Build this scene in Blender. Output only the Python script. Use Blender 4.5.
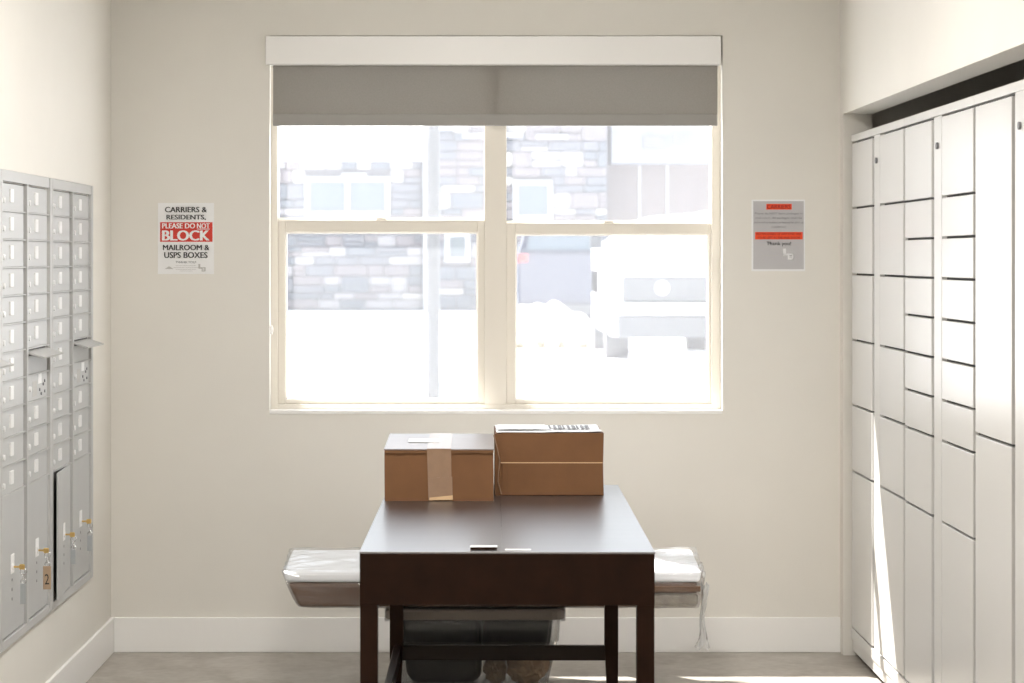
import bpy, bmesh, math, random
from mathutils import Vector, Matrix, noise

for o in list(bpy.data.objects):
    bpy.data.objects.remove(o, do_unlink=True)
S = bpy.context.scene
C = S.collection
R = math.radians
random.seed(7)

# ------------------------------------------------------------------ camera
EYE, DIST, F, VX, VY = 1.576, 9.0, 2250.0, 475.0, 258.0
cd = bpy.data.cameras.new('camera'); cam = bpy.data.objects.new('camera', cd); C.objects.link(cam)
cam.location = (0, -DIST, EYE); cam.rotation_euler = (R(90), 0, 0)
cd.sensor_width = 36.0; cd.lens = F / 1024 * 36.0
cd.shift_x = (512 - VX) / 1024; cd.shift_y = -(341.5 - VY) / 1024
cd.clip_start = 0.05; cd.clip_end = 500
cd.dof.use_dof = True; cd.dof.focus_distance = 7.9; cd.dof.aperture_fstop = 5.6
S.camera = cam

# ------------------------------------------------------------------ world, sun, exposure
w = bpy.data.worlds.new('overcast_bright_sky'); S.world = w; w.use_nodes = True
bg = w.node_tree.nodes['Background']
bg.inputs[0].default_value = (0.86, 0.93, 1.0, 1); bg.inputs[1].default_value = 2.2
sl = bpy.data.lights.new('sun', 'SUN'); sl.energy = 18.0; sl.angle = R(0.6); sl.color = (1.0, 0.96, 0.91)
so = bpy.data.objects.new('sun', sl); C.objects.link(so)
so.location = (-8, 9, 15)
so.rotation_euler = Vector((.917, -1.0, -1.83)).to_track_quat('-Z', 'Y').to_euler()
S.view_settings.view_transform = 'Standard'; S.view_settings.look = 'None'
S.view_settings.gamma = 1.0; S.view_settings.use_curve_mapping = False
S.view_settings.exposure = 0.40
FILL_W = 34.0  # strength of the added, unseen fill panels

# ------------------------------------------------------------------ helpers
def at(px, py, y):
    d = y + DIST
    return Vector(((px - VX) * d / F, y, EYE - (py - VY) * d / F))
def X_(px, y): return (px - VX) * (y + DIST) / F
def Z_(py, y): return EYE - (py - VY) * (y + DIST) / F

def mat(name, col, rough=.5, metal=0., var=0., scale=8., bump=0., bscale=60., spec=.5, coat=0., stretch=None):
    m = bpy.data.materials.new(name); m.use_nodes = True
    nt = m.node_tree; b = nt.nodes['Principled BSDF']
    b.inputs['Base Color'].default_value = (*col, 1); b.inputs['Roughness'].default_value = rough
    b.inputs['Metallic'].default_value = metal; b.inputs['Specular IOR Level'].default_value = spec
    b.inputs['Coat Weight'].default_value = coat
    if var or bump:
        tc = nt.nodes.new('ShaderNodeTexCoord'); mp = nt.nodes.new('ShaderNodeMapping')
        nt.links.new(tc.outputs['Object'], mp.inputs[0])
        if stretch: mp.inputs['Scale'].default_value = stretch
    if var:
        n = nt.nodes.new('ShaderNodeTexNoise'); n.inputs['Scale'].default_value = scale; n.inputs['Detail'].default_value = 6
        nt.links.new(mp.outputs[0], n.inputs['Vector'])
        r = nt.nodes.new('ShaderNodeValToRGB')
        r.color_ramp.elements[0].position = .3; r.color_ramp.elements[1].position = .7
        r.color_ramp.elements[0].color = (*[max(0, c * (1 - var)) for c in col], 1)
        r.color_ramp.elements[1].color = (*[min(1, c * (1 + var)) for c in col], 1)
        nt.links.new(n.outputs['Fac'], r.inputs[0]); nt.links.new(r.outputs[0], b.inputs['Base Color'])
    if bump:
        n2 = nt.nodes.new('ShaderNodeTexNoise'); n2.inputs['Scale'].default_value = bscale; n2.inputs['Detail'].default_value = 4
        nt.links.new(mp.outputs[0], n2.inputs['Vector'])
        bp = nt.nodes.new('ShaderNodeBump'); bp.inputs['Strength'].default_value = bump; bp.inputs['Distance'].default_value = .004
        nt.links.new(n2.outputs['Fac'], bp.inputs['Height']); nt.links.new(bp.outputs[0], b.inputs['Normal'])
    return m

def see_through(name, clear, tint, rough, gloss=.15, veil=(1, 1, 1), tcol=(1, 1, 1)):
    """clear part + diffuse/translucent veil + a little gloss"""
    m = bpy.data.materials.new(name); m.use_nodes = True; nt = m.node_tree; nt.nodes.clear()
    out = nt.nodes.new('ShaderNodeOutputMaterial')
    tr = nt.nodes.new('ShaderNodeBsdfTransparent'); tr.inputs[0].default_value = (*tcol, 1)
    tl = nt.nodes.new('ShaderNodeBsdfTranslucent'); tl.inputs[0].default_value = (*veil, 1)
    df = nt.nodes.new('ShaderNodeBsdfDiffuse'); df.inputs[0].default_value = (*tint, 1)
    gl = nt.nodes.new('ShaderNodeBsdfGlossy'); gl.inputs['Roughness'].default_value = rough
    m1 = nt.nodes.new('ShaderNodeMixShader'); m1.inputs[0].default_value = .35
    nt.links.new(tl.outputs[0], m1.inputs[1]); nt.links.new(df.outputs[0], m1.inputs[2])
    m2 = nt.nodes.new('ShaderNodeMixShader'); m2.inputs[0].default_value = clear
    nt.links.new(m1.outputs[0], m2.inputs[1]); nt.links.new(tr.outputs[0], m2.inputs[2])
    fr = nt.nodes.new('ShaderNodeLayerWeight'); fr.inputs[0].default_value = .25
    mu = nt.nodes.new('ShaderNodeMath'); mu.operation = 'MULTIPLY_ADD'; mu.inputs[1].default_value = gloss * 2; mu.inputs[2].default_value = gloss * .3
    nt.links.new(fr.outputs['Fresnel'], mu.inputs[0])
    m3 = nt.nodes.new('ShaderNodeMixShader'); nt.links.new(mu.outputs[0], m3.inputs[0])
    nt.links.new(m2.outputs[0], m3.inputs[1]); nt.links.new(gl.outputs[0], m3.inputs[2])
    nt.links.new(m3.outputs[0], out.inputs[0])
    return m

def emit(name, col, s):
    m = bpy.data.materials.new(name); m.use_nodes = True; nt = m.node_tree; nt.nodes.clear()
    out = nt.nodes.new('ShaderNodeOutputMaterial'); e = nt.nodes.new('ShaderNodeEmission')
    e.inputs[0].default_value = (*col, 1); e.inputs[1].default_value = s
    nt.links.new(e.outputs[0], out.inputs[0]); return m

def bx(bm, x0, x1, y0, y1, z0, z1, bev=0., seg=2):
    r = bmesh.ops.create_cube(bm, size=1.0, matrix=Matrix.Translation(((x0 + x1) / 2, (y0 + y1) / 2, (z0 + z1) / 2)) @ Matrix.Diagonal((abs(x1 - x0), abs(y1 - y0), abs(z1 - z0), 1)))
    if bev:
        es = list({e for v in r['verts'] for e in v.link_edges})
        bmesh.ops.bevel(bm, geom=es, offset=bev, segments=seg, affect='EDGES', profile=.5)
    return bm
def box(*a, **k): return bx(bmesh.new(), *a, **k)
def hexa(bm, bot, top):
    """eight-corner block from two quads of points (same winding)"""
    v = [bm.verts.new(p) for p in bot] + [bm.verts.new(p) for p in top]
    n = len(bot)
    bm.faces.new(v[:n][::-1]); bm.faces.new(v[n:])
    for i in range(n):
        j = (i + 1) % n; bm.faces.new((v[i], v[j], v[n + j], v[n + i]))
    bmesh.ops.recalc_face_normals(bm, faces=bm.faces[:])
    return bm
def tube(bm, p, q, r0, r1=None, n=12):
    p, q = Vector(p), Vector(q); r1 = r0 if r1 is None else r1
    d = q - p; M = Matrix.Translation((p + q) / 2) @ d.to_track_quat('Z', 'Y').to_matrix().to_4x4()
    bmesh.ops.create_cone(bm, cap_ends=True, segments=n, radius1=r0, radius2=r1, depth=d.length, matrix=M)
    return bm
def torus(bm, c, R0, r, axis='X', n=14, k=6):
    vs = []
    for i in range(n):
        a = 2 * math.pi * i / n
        for j in range(k):
            b = 2 * math.pi * j / k; rr = R0 + r * math.cos(b)
            u, v, t = rr * math.cos(a), rr * math.sin(a), r * math.sin(b)
            p = {'X': (t, u, v), 'Y': (u, t, v), 'Z': (u, v, t)}[axis]
            vs.append(bm.verts.new(Vector(c) + Vector(p)))
    for i in range(n):
        for j in range(k):
            bm.faces.new((vs[i * k + j], vs[((i + 1) % n) * k + j], vs[((i + 1) % n) * k + (j + 1) % k], vs[i * k + (j + 1) % k]))
    return bm

def wloc(o):
    v = Vector((0, 0, 0))
    while o is not None: v += o.location; o = o.parent
    return v
def obj(name, bm, m, parent=None, loc=None, smooth=False, local=False):
    """world-space mesh data (shifted to the parent) unless local=True"""
    me = bpy.data.meshes.new(name)
    if isinstance(bm, bmesh.types.BMesh):
        if not local:
            base = Vector(loc) if loc is not None else Vector((0, 0, 0))
            if loc is None and parent is not None: base = wloc(parent)
            if base.length: bmesh.ops.translate(bm, verts=bm.verts[:], vec=-base)
        bm.to_mesh(me); bm.free()
    else: me = bm
    if smooth:
        for p in me.polygons: p.use_smooth = True
    if not me.materials: me.materials.append(m)
    o = bpy.data.objects.new(name, me); C.objects.link(o)
    if parent is not None: o.parent = parent
    elif loc is not None: o.location = loc
    return o
def tag(o, label, cat, group=None):
    o['label'] = label; o['category'] = cat
    if group: o['group'] = group
    return o
def thing(name, label, cat, loc, group=None, rz=0.):
    o = bpy.data.objects.new(name, None); C.objects.link(o); o.location = loc; o.rotation_euler[2] = rz
    o.empty_display_size = .1
    return tag(o, label, cat, group)
def struct(o): o['kind'] = 'structure'; return o
def copy_tree(o, parent=None):
    c = o.copy(); C.objects.link(c)
    if parent is not None: c.parent = parent
    for ch in list(o.children): copy_tree(ch, c)
    return c
def inst(name, me, parent, loc, scale=None):
    o = bpy.data.objects.new(name, me); C.objects.link(o); o.parent = parent; o.location = loc
    if scale: o.scale = scale
    return o

def text_mesh(body, width=None, height=None, bold=0., align='CENTER'):
    cu = bpy.data.curves.new('lettering', 'FONT'); cu.body = body; cu.size = 1.0; cu.align_x = align
    cu.extrude = .002; cu.resolution_u = 3
    t = bpy.data.objects.new('lettering', cu); C.objects.link(t)
    bpy.context.view_layer.update()
    me = bpy.data.meshes.new_from_object(t.evaluated_get(bpy.context.evaluated_depsgraph_get()))
    bpy.data.objects.remove(t); bpy.data.curves.remove(cu)
    xs = [v.co.x for v in me.vertices]; ys = [v.co.y for v in me.vertices]
    cx = (min(xs) + max(xs)) / 2; W = max(xs) - min(xs); y0 = min(ys); H = max(ys) - y0
    sx = width / W if width else height / H
    sy = height / H if height else sx
    for v in me.vertices:
        x, y, z = v.co; v.co = ((x - cx) * sx, -z * .1, (y - y0) * sy)
    if bold:
        b0 = bmesh.new(); b0.from_mesh(me); src = me.copy()
        for k_ in (-1, 1):
            for v in src.vertices: v.co.x += k_ * bold * sx * (1 if k_ < 0 else 2); v.co.y -= .00012
            b0.from_mesh(src)
        b0.to_mesh(me); b0.free()
    me.name = 'lettering'
    return me

# ------------------------------------------------------------------ materials
M = dict(
    wall=mat('wall_paint_warm_white', (.77, .745, .69), .75, var=.015, scale=3, bump=.08, bscale=180),
    white=mat('trim_white_paint', (.90, .89, .87), .35),
    ceil=mat('ceiling_paint', (.86, .85, .82), .8),
    vinyl=mat('window_vinyl_almond', (.80, .755, .675), .4),
    gasket=mat('window_gasket_white', (.9, .88, .84), .5),
    glass=see_through('window_glass_glare_veil', .941, (.9, .92, .95), .03, .10, veil=(.93, .95, 1.0)),  # milky share of the pane imitates veiling glare over the view
    blind=mat('blind_fabric_grey', (.27, .25, .225), .85, var=.06, scale=220, bump=.2, bscale=600),
    hem=mat('blind_hem_grey', (.33, .315, .295), .7),
    mail=mat('mailbox_grey_metal', (.50, .50, .495), .42, .0, var=.02, scale=4),
    maild=mat('mailbox_door_grey', (.49, .495, .495), .42, .0, var=.025, scale=5),
    recess=mat('mailbox_recess_shade', (.12, .115, .11), .7),  # shade behind and beside the doors put into the panel colour
    dark=mat('dark_interior', (.02, .018, .016), .8),
    steel=mat('bright_steel', (.7, .7, .7), .25, 1.),
    brass=mat('brass_key', (.75, .52, .2), .3, 1.),
    plate=mat('clear_card_holder', (.82, .82, .82), .35),
    sticker=mat('white_sticker', (.9, .9, .9), .5),
    tagbrown=mat('brown_card_tag', (.42, .30, .20), .6),
    taggrey=mat('smoke_plastic_tag', (.40, .42, .43), .3),
    locker=mat('locker_cream_paint', (.67, .66, .64), .31, var=.012, scale=2, spec=.5),
    lockbody=mat('locker_carcass_shade', (.05, .045, .04), .7),  # near-black: shade in the gaps between doors is painted in
    wood=mat('espresso_wood', (.018, .0062, .0026), .45, var=.2, scale=14, bump=.10, bscale=40, stretch=(1, .08, 1), spec=.12),
    woodrail=mat('espresso_wood_rail', (.014, .006, .003), .3, spec=.25),
    woodtop=mat('espresso_wood_top', (.026, .018, .019), .30, var=.30, scale=20, bump=.03, bscale=50, stretch=(.12, 1, 1), spec=.6),
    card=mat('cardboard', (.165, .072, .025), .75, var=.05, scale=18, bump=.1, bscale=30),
    cardtop=mat('cardboard_top_sheen', (.25, .215, .21), .38, var=.05, scale=18, spec=.6),  # greyer than the carton: window reflection put into the colour
    carddark=mat('cardboard_edge', (.16, .075, .03), .85),
    cardpale=mat('cardboard_torn_edge', (.62, .42, .24), .85),
    tape=mat('packing_tape', (.27, .165, .10), .28, var=.06, scale=30, spec=.6),
    paper=mat('white_paper', (.84, .84, .84), .55),
    papergrey=mat('grey_print', (.50, .49, .50), .6),
    ink=mat('black_ink', (.02, .02, .02), .6),
    inkgrey=mat('grey_ink', (.22, .22, .23), .6),
    inkpale=mat('pale_grey_ink', (.52, .51, .49), .6),
    red=mat('red_print', (.62, .035, .02), .55),
    orange=mat('orange_red_print', (.85, .07, .01), .5),
    redink=mat('dark_red_ink', (.30, .01, .006), .6),
    tailfilm=see_through('loose_plastic_wrap', .45, (.9, .92, .95), .12, .4, veil=(.9, .93, .97)),
    film=see_through('plastic_wrap', .93, (.9, .92, .95), .08, .26, veil=(.9, .93, .97)),
    foam=mat('white_foam_sheet', (.91, .925, .95), .6, bump=.2, bscale=20),
    padding=mat('crumpled_grey_padding', (.36, .32, .27), .45, var=.25, scale=22, bump=.5, bscale=35),
    brownpack=mat('brown_package_board', (.10, .04, .014), .6, var=.15, scale=6),
    tote=see_through('tote_clear_plastic', .86, (.22, .23, .23), .15, .22, veil=(.35, .36, .36)),
    lid=mat('tote_lid_taupe', (.20, .165, .14), .4),
    bag=mat('black_bag', (.015, .015, .017), .35, bump=.4, bscale=25),
    kraft=mat('kraft_paper', (.66, .45, .29), .8, bump=.4, bscale=18),
    snow=mat('snow', (.86, .87, .90), .8, var=.02, scale=.3),
    snowdirt=mat('snow_with_grass', (.80, .78, .70), .9, var=.12, scale=1.2),
    stonewall=mat('stone_mortar', (.10, .10, .11), .9),
    trimext=mat('white_exterior_trim', (.34, .35, .37), .6),
    extglass=mat('building_window_glass', (.07, .09, .10), .2),
    brick=mat('pinkish_siding', (.105, .09, .09), .9, var=.06, scale=2),
    roofgrey=mat('grey_metal_roof', (.105, .115, .135), .6),
    polegrey=mat('galvanised_pole', (.04, .042, .044), .6),
    carwhite=mat('white_car_paint', (.70, .71, .72), .3),
    cardk=mat('dark_car_paint', (.05, .055, .075), .4, spec=.2),
    cargl=mat('car_glass', (.10, .12, .14), .1),
    rubber=mat('tyre_rubber', (.03, .03, .03), .8),
    grille=mat('grille_dark', (.045, .048, .052), .5),
    taillight=mat('red_tail_lens', (.6, .03, .03), .3),
    shrub=mat('dry_shrub', (.14, .115, .06), .9),
)
stones = [mat('stone_%s' % n, c, .9, var=.10, scale=3) for n, c in (
    ('grey', (.085, .09, .105)), ('mauve', (.11, .10, .108)), ('pale', (.18, .176, .185)), ('blue', (.07, .08, .095)), ('cream', (.26, .25, .24)))]
nt = M['blind'].node_tree; pb = nt.nodes['Principled BSDF']; tl = nt.nodes.new('ShaderNodeBsdfTranslucent'); tl.inputs[0].default_value = (.9, .86, .8, 1)
ms = nt.nodes.new('ShaderNodeMixShader'); ms.inputs[0].default_value = .016
nt.links.new(pb.outputs[0], ms.inputs[1]); nt.links.new(tl.outputs[0], ms.inputs[2]); nt.links.new(ms.outputs[0], nt.nodes['Material Output'].inputs[0])
M['woodtop'].node_tree.nodes['Principled BSDF'].inputs['IOR'].default_value = 2.7
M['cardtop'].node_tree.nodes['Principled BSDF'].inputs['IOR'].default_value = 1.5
# floor: mottled polished concrete
def floor_mat():
    m = mat('polished_concrete', (.30, .27, .23), .38, bump=.03, bscale=40)
    nt = m.node_tree; b = nt.nodes['Principled BSDF']
    tc = nt.nodes.new('ShaderNodeTexCoord')
    n1 = nt.nodes.new('ShaderNodeTexNoise'); n1.inputs['Scale'].default_value = 5; n1.inputs['Detail'].default_value = 8; n1.inputs['Distortion'].default_value = .6
    n2 = nt.nodes.new('ShaderNodeTexNoise'); n2.inputs['Scale'].default_value = 28; n2.inputs['Detail'].default_value = 6
    for n in (n1, n2): nt.links.new(tc.outputs['Object'], n.inputs['Vector'])
    mx = nt.nodes.new('ShaderNodeMix'); mx.data_type = 'FLOAT'; mx.inputs[0].default_value = .35
    nt.links.new(n1.outputs['Fac'], mx.inputs[2]); nt.links.new(n2.outputs['Fac'], mx.inputs[3])
    r = nt.nodes.new('ShaderNodeValToRGB'); e = r.color_ramp.elements
    e[0].position = .35; e[0].color = (.30, .265, .225, 1); e[1].position = .66; e[1].color = (.47, .44, .395, 1)
    nt.links.new(mx.outputs[0], r.inputs[0]); nt.links.new(r.outputs[0], b.inputs['Base Color'])
    return m
M['floor'] = floor_mat()

# ------------------------------------------------------------------ room shell
XL, XR, XA, ZC, YR = -1.456, 1.460, 2.40, 2.90, -13.0
HZ = 2.147                                    # underside of the header over the lockers
WX0, WX1, WZ0, WZ1 = -.822, .990, .964, 2.466 # window opening
TH = .20
struct(obj('floor', box(XL - .2, XA + .2, YR - .2, TH, -.2, 0), M['floor']))
struct(obj('ceiling', box(XL - .2, XA + .2, YR - .2, TH, ZC, ZC + .2), M['ceil']))
bm = bmesh.new()
bx(bm, XL - .2, WX0, 0, TH, 0, ZC); bx(bm, WX1, XA + .2, 0, TH, 0, ZC)
bx(bm, WX0, WX1, 0, TH, 0, WZ0); bx(bm, WX0, WX1, 0, TH, WZ1, ZC)
struct(obj('wall_back', bm, M['wall']))
struct(obj('wall_left', box(XL - .2, XL, YR, 0, 0, ZC), M['wall']))
bm = bmesh.new()
bx(bm, XR, XR + .115, -6.2, 0, HZ, ZC)        # header over the locker alcove
bx(bm, XR, XR + .115, -.075, 0, 0, HZ)        # far jamb
bx(bm, XR, XR + .115, YR, -6.2, 0, ZC)        # wall on towards the camera
struct(obj('wall_right', bm, M['wall']))
struct(obj('wall_alcove', box(XA, XA + .2, YR, 0, 0, ZC), M['wall']))
struct(obj('wall_rear', box(XL - .2, XA + .2, YR - .2, YR, 0, ZC), M['wall']))
struct(obj('baseboard_back', box(XL + .014, XR, -.014, 0, 0, .140, bev=.003), M['white']))
struct(obj('baseboard_left', box(XL, XL + .014, YR, 0, 0, .140, bev=.003), M['white']))

# ------------------------------------------------------------------ window (two single-hung units)
win = bpy.data.objects.new('window_1', None); C.objects.link(win); win.location = ((WX0 + WX1) / 2, .10, WZ0); struct(win)
YF0, YF1 = .070, .165                         # frame depth
fx0, fx1 = WX0, WX1
YU, YL = .135, .100                           # upper / lower glass planes
def ring(bm, x0, x1, z0, z1, l, r, b, t, y0, y1, bev=.002):
    bx(bm, x0, x0 + l, y0, y1, z0, z1, bev); bx(bm, x1 - r, x1, y0, y1, z0, z1, bev)
    bx(bm, x0 + l, x1 - r, y0, y1, z0, z0 + b, bev); bx(bm, x0 + l, x1 - r, y0, y1, z1 - t, z1, bev)
mull0, mull1 = X_(484.5, .07), X_(506.5, .07)
bm = bmesh.new()
ring(bm, WX0, WX1, WZ0, WZ1, .026, .036, .022, .03, YF0, YF1)
bx(bm, mull0, mull1, YF0, YF1, WZ0 + .022, WZ1 - .03, .002)
obj('window_frame', bm, M['vinyl'], win)
# narrow recess line in the mullion
obj('mullion_cover', box((mull0 + mull1) / 2 - .006, (mull0 + mull1) / 2 + .006, YF0 - .003, YF0, WZ0 + .022, WZ1 - .03), M['vinyl'], win)
for (gx0, gx1, zr0, zr1, lx0, lx1) in (
        (WX0 + .026, mull0, 232.5, 219.0, 286, 477.5), (mull1, WX1 - .036, 234.5, 222.0, 515.5, 708)):
    zt, zb = Z_(zr1, YL), Z_(zr0, YL)         # meeting rail top / bottom
    # upper sash
    us = bmesh.new()
    bx(us, gx0, gx1, YU - .012, YU + .018, zt - .028, zt + .006, .002)
    u = obj('upper_sash', us, M['gasket'], win)
    obj('pane', box(gx0, gx1, YU, YU + .004, zt + .006, WZ1 - .03), M['glass'], u)
    # lower sash
    a, b = X_(lx0, YL), X_(lx1, YL); z0 = Z_(399.5, YL)
    ls = bmesh.new()
    ring(ls, gx0, gx1, WZ0 + .022, zt - .004, a - gx0, gx1 - b, z0 - WZ0 - .022, zt - .004 - zb, YL - .016, YL + .014, .003)
    l = obj('lower_sash', ls, M['vinyl'], win)
    gb = bmesh.new(); ring(gb, a, b, z0, zb, .005, .005, .005, .005, YL - .006, YL + .008, 0)
    obj('glazing_bead', gb, M['gasket'], l)
    obj('pane', box(a + .004, b - .004, YL, YL + .004, z0 + .004, zb - .004), M['glass'], l)
    lk = bmesh.new(); bx(lk, (gx0 + gx1) / 2 - .02, (gx0 + gx1) / 2 + .02, YL - .012, YL + .01, zt - .004, zt + .004, .001)
    obj('sash_latch', lk, M['vinyl'], l)
struct(obj('trim_1', box(WX0, WX1, -.004, YF0, WZ0 - .012, WZ0 + .003, bev=.002), M['white'], None))

# roller blind
bl = thing('roller_blind', 'grey roller blind with white head box, half lowered over the window', 'blind', ((WX0 + WX1) / 2, 0, Z_(128, 0)))
hz0, hz1 = Z_(64.5, -.02), Z_(36, -.02)
obj('head_box', box(X_(265.5, -.02), X_(721, -.02), -.022, .055, hz0, hz1, bev=.003), M['white'], bl)
fxa, fxb = X_(273, .03), X_(717.5, .03)
zb = Z_(126, .03)
fb = bmesh.new(); fb.faces.new([fb.verts.new(p) for p in ((fxa, .031, zb + .045), (fxb, .031, zb + .045), (fxb, .031, hz0 + .03), (fxa, .031, hz0 + .03))])
obj('fabric', fb, M['blind'], bl)
obj('hem_bar', box(fxa, fxb, .025, .037, zb, zb + .048, bev=.004), M['hem'], bl)
bm = bmesh.new(); tube(bm, (fxa, .025, hz0 + .045), (fxb, .025, hz0 + .045), .022, n=16)
obj('roller_tube', bm, M['blind'], bl, smooth=False)
bm = bmesh.new(); c = Vector((WX0 + .004, .03, Z_(330, .03)))
bx(bm, c.x - .004, c.x + .006, c.y - .008, c.y + .008, c.z - .018, c.z + .018, .003)
torus(bm, c + Vector((.006, 0, 0)), .008, .0025, 'X')
tag(obj('cord_tensioner', bm, M['white'], loc=c), 'tiny white cord tensioner on the left window reveal', 'cord fitting')

# ------------------------------------------------------------------ fill light panels added at the ceiling, out of the frame, to brighten the room
for i, (y, lab) in enumerate(((-2.6, 'added square fill light panel nearest the window'), (-5.4, 'added square fill light panel above the middle of the room'),
                              (-8.2, 'added square fill light panel above the camera'), (-11.0, 'added square fill light panel nearest the rear wall'))):
    t = thing('fill_light_panel', lab, 'fill light', (0, y, ZC - .05), 'added fill light panels')
    bm = bmesh.new(); ring(bm, -.30, .30, -.30, .30, .02, .02, .02, .02, -.025, .025, 0)
    bmesh.ops.rotate(bm, verts=bm.verts[:], cent=(0, 0, 0), matrix=Matrix.Rotation(R(90), 3, 'X'))
    bmesh.ops.translate(bm, verts=bm.verts[:], vec=(0, 0, .025))
    obj('frame', bm, M['white'], t, local=True)
    obj('diffuser', box(-.28, .28, -.28, .28, .012, .02), emit('fill_light_diffuser', (1, .96, .90), FILL_W / 8), t, local=True)
    ld = bpy.data.lights.new('lamp', 'AREA'); ld.shape = 'SQUARE'; ld.size = .56; ld.energy = FILL_W; ld.color = (1, .97, .93)  # added fill lamp under the panel, no source in view
    lo = bpy.data.objects.new('lamp', ld); C.objects.link(lo); lo.parent = t; lo.location = (0, 0, .005)

# ------------------------------------------------------------------ mailboxes on the left wall
UW, UH, PITCH, TOPB = .822, 1.476, .088, .038
BZ = .372
FR, DR = .014, .006                           # frame face / door face above the wall
door_w = .346
cols = (-.388, .008)                          # near edge (camera side) of the two columns
me_door = bpy.data.meshes.new('mailbox_door'); b = box(.002, DR, 0, door_w, 0, PITCH - .005, bev=.0015); b.to_mesh(me_door); b.free(); me_door.materials.append(M['maild'])
me_lock = bpy.data.meshes.new('lock'); b = bmesh.new(); tube(b, (DR - .001, 0, 0), (DR + .007, 0, 0), .010, .009, 12); bx(b, DR + .007, DR + .008, -.0012, .0012, -.004, .004); b.to_mesh(me_lock); b.free(); me_lock.materials.append(M['plate'])
me_np = bpy.data.meshes.new('number_plate'); b = bmesh.new(); bx(b, DR - .001, DR + .005, -.024, .024, -.021, .021, .001); b.to_mesh(me_np); b.free(); me_np.materials.append(M['plate'])
me_screw = bpy.data.meshes.new('screw_head'); b = tube(bmesh.new(), (DR - .001, 0, 0), (DR + .003, 0, 0), .0055, .005, 8); b.to_mesh(me_screw); b.free(); me_screw.materials.append(M['inkgrey'])
PH = 5 * PITCH - .006
def pdoor(): return box(-.003, .003, 0, door_w, 0, PH, bev=.0015)
def mailbox_unit(name, label, yc, ajar=False):
    t = thing(name, label, 'mailbox', (XL, yc, BZ), 'grey mailbox units on the left wall')
    h = UW / 2 - .002
    f = bmesh.new()
    z_top = UH - TOPB
    bx(f, 0, FR, -h, cols[0] - .003, 0, UH, .002); bx(f, 0, FR, cols[1] + door_w + .020, h, 0, UH, .002)
    bx(f, 0, FR, cols[0] + door_w + .022, cols[1] - .003, .02, z_top + .004, .001)
    bx(f, 0, FR, cols[0] - .003, cols[1] + door_w + .003, z_top + .003, UH, .002)
    bx(f, 0, FR, cols[0] - .003, cols[1] + door_w + .003, 0, z_top - 16 * PITCH - .002, .002)
    obj('frame', f, M['mail'], t, local=True)
    obj('back_panel', box(.0005, .0015, cols[0], cols[1] + door_w, .02, z_top), M['recess'], t, local=True)
    rails = bmesh.new()
    for ci, c0 in enumerate(cols):
        for r in range(1, 12):
            zz = z_top - r * PITCH
            bx(rails, .0015, DR + .004, c0 - .003, c0 + door_w + .020, zz - .002, zz + .002)
    obj('row_rails', rails, M['mail'], t, local=True)
    for ci, c0 in enumerate(cols):
        for r in range(11):
            z0 = z_top - (r + 1) * PITCH + .0025
            if ci == 1 and r == 6:            # outgoing mail slot with its hood
                s = obj('outgoing_slot', box(.002, DR, c0, c0 + door_w, z0, z0 + PITCH - .028, bev=.0015), M['maild'], t, local=True)
                hb = bmesh.new()
                zt = z0 + PITCH - .012
                hexa(hb, [(.003, c0, zt - .004), (.062, c0, zt - .022), (.062, c0 + door_w, zt - .022), (.003, c0 + door_w, zt - .004)],
                     [(.003, c0, zt + .002), (.064, c0, zt - .017), (.064, c0 + door_w, zt - .017), (.003, c0 + door_w, zt + .002)])
                obj('hood', hb, M['mail'], s, local=True)
                continue
            if ci == 1 and r == 7:            # outgoing compartment with stickers and an extra lock
                d = inst('door', me_door, t, (0, c0, z0))
                obj('sticker', box(DR, DR + .0008, .19, .25, .050, .082), M['sticker'], d, local=True)
                obj('pickup_notice', box(DR, DR + .0006, .10, .17, .012, .062), M['inkpale'], d, local=True)
                inst('lock', me_lock, d, (0, .045, .040))
                for (yy, zz) in ((.215, .03), (.24, .015), (.275, .045), (.30, .02), (.30, .055)):
                    inst('screw_head', me_screw, d, (0, yy, zz))
                continue
            d = inst('door', me_door, t, (0, c0, z0))
            inst('lock', me_lock, d, (0, .030, .030))
            inst('number_plate', me_np, d, (0, .150, .046))
        z0 = z_top - 16 * PITCH + .003
        aj = ajar and ci == 0
        if aj:
            pv = pdoor(); bmesh.ops.translate(pv, verts=pv.verts[:], vec=(0, -door_w, 0))
            p = obj('parcel_door', pv, M['maild'], t, local=True); p.location = (.006, c0 + door_w, z0); p.rotation_euler[2] = R(3.4)
            off = -door_w
        else:
            p = obj('parcel_door', pdoor(), M['maild'], t, local=True); p.location = (.0055, c0, z0); off = 0
        inst('lock', me_lock, p, (-.005, off + .16, .205), (1, 1.2, 1.2))
        obj('lock_plate', box(.003, .0046, off + .135, off + .185, .185, .245, bev=.0005), M['sticker'], p, local=True)
        for zz in (.165, .135, .105): inst('rivet', me_screw, p, (-.005, off + .155, zz))
    return t
YU_A, YU_B, YU_C = -.911, -1.733, -2.555
mailbox_unit('mailbox_unit', 'grey mailbox bank nearest the window, its lower parcel door standing ajar', YU_A, ajar=True)
mailbox_unit('mailbox_unit', 'middle grey mailbox bank with a brown tag hanging at its parcel door', YU_B)
mailbox_unit('mailbox_unit', 'grey mailbox bank cut off by the left picture edge', YU_C)

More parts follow.
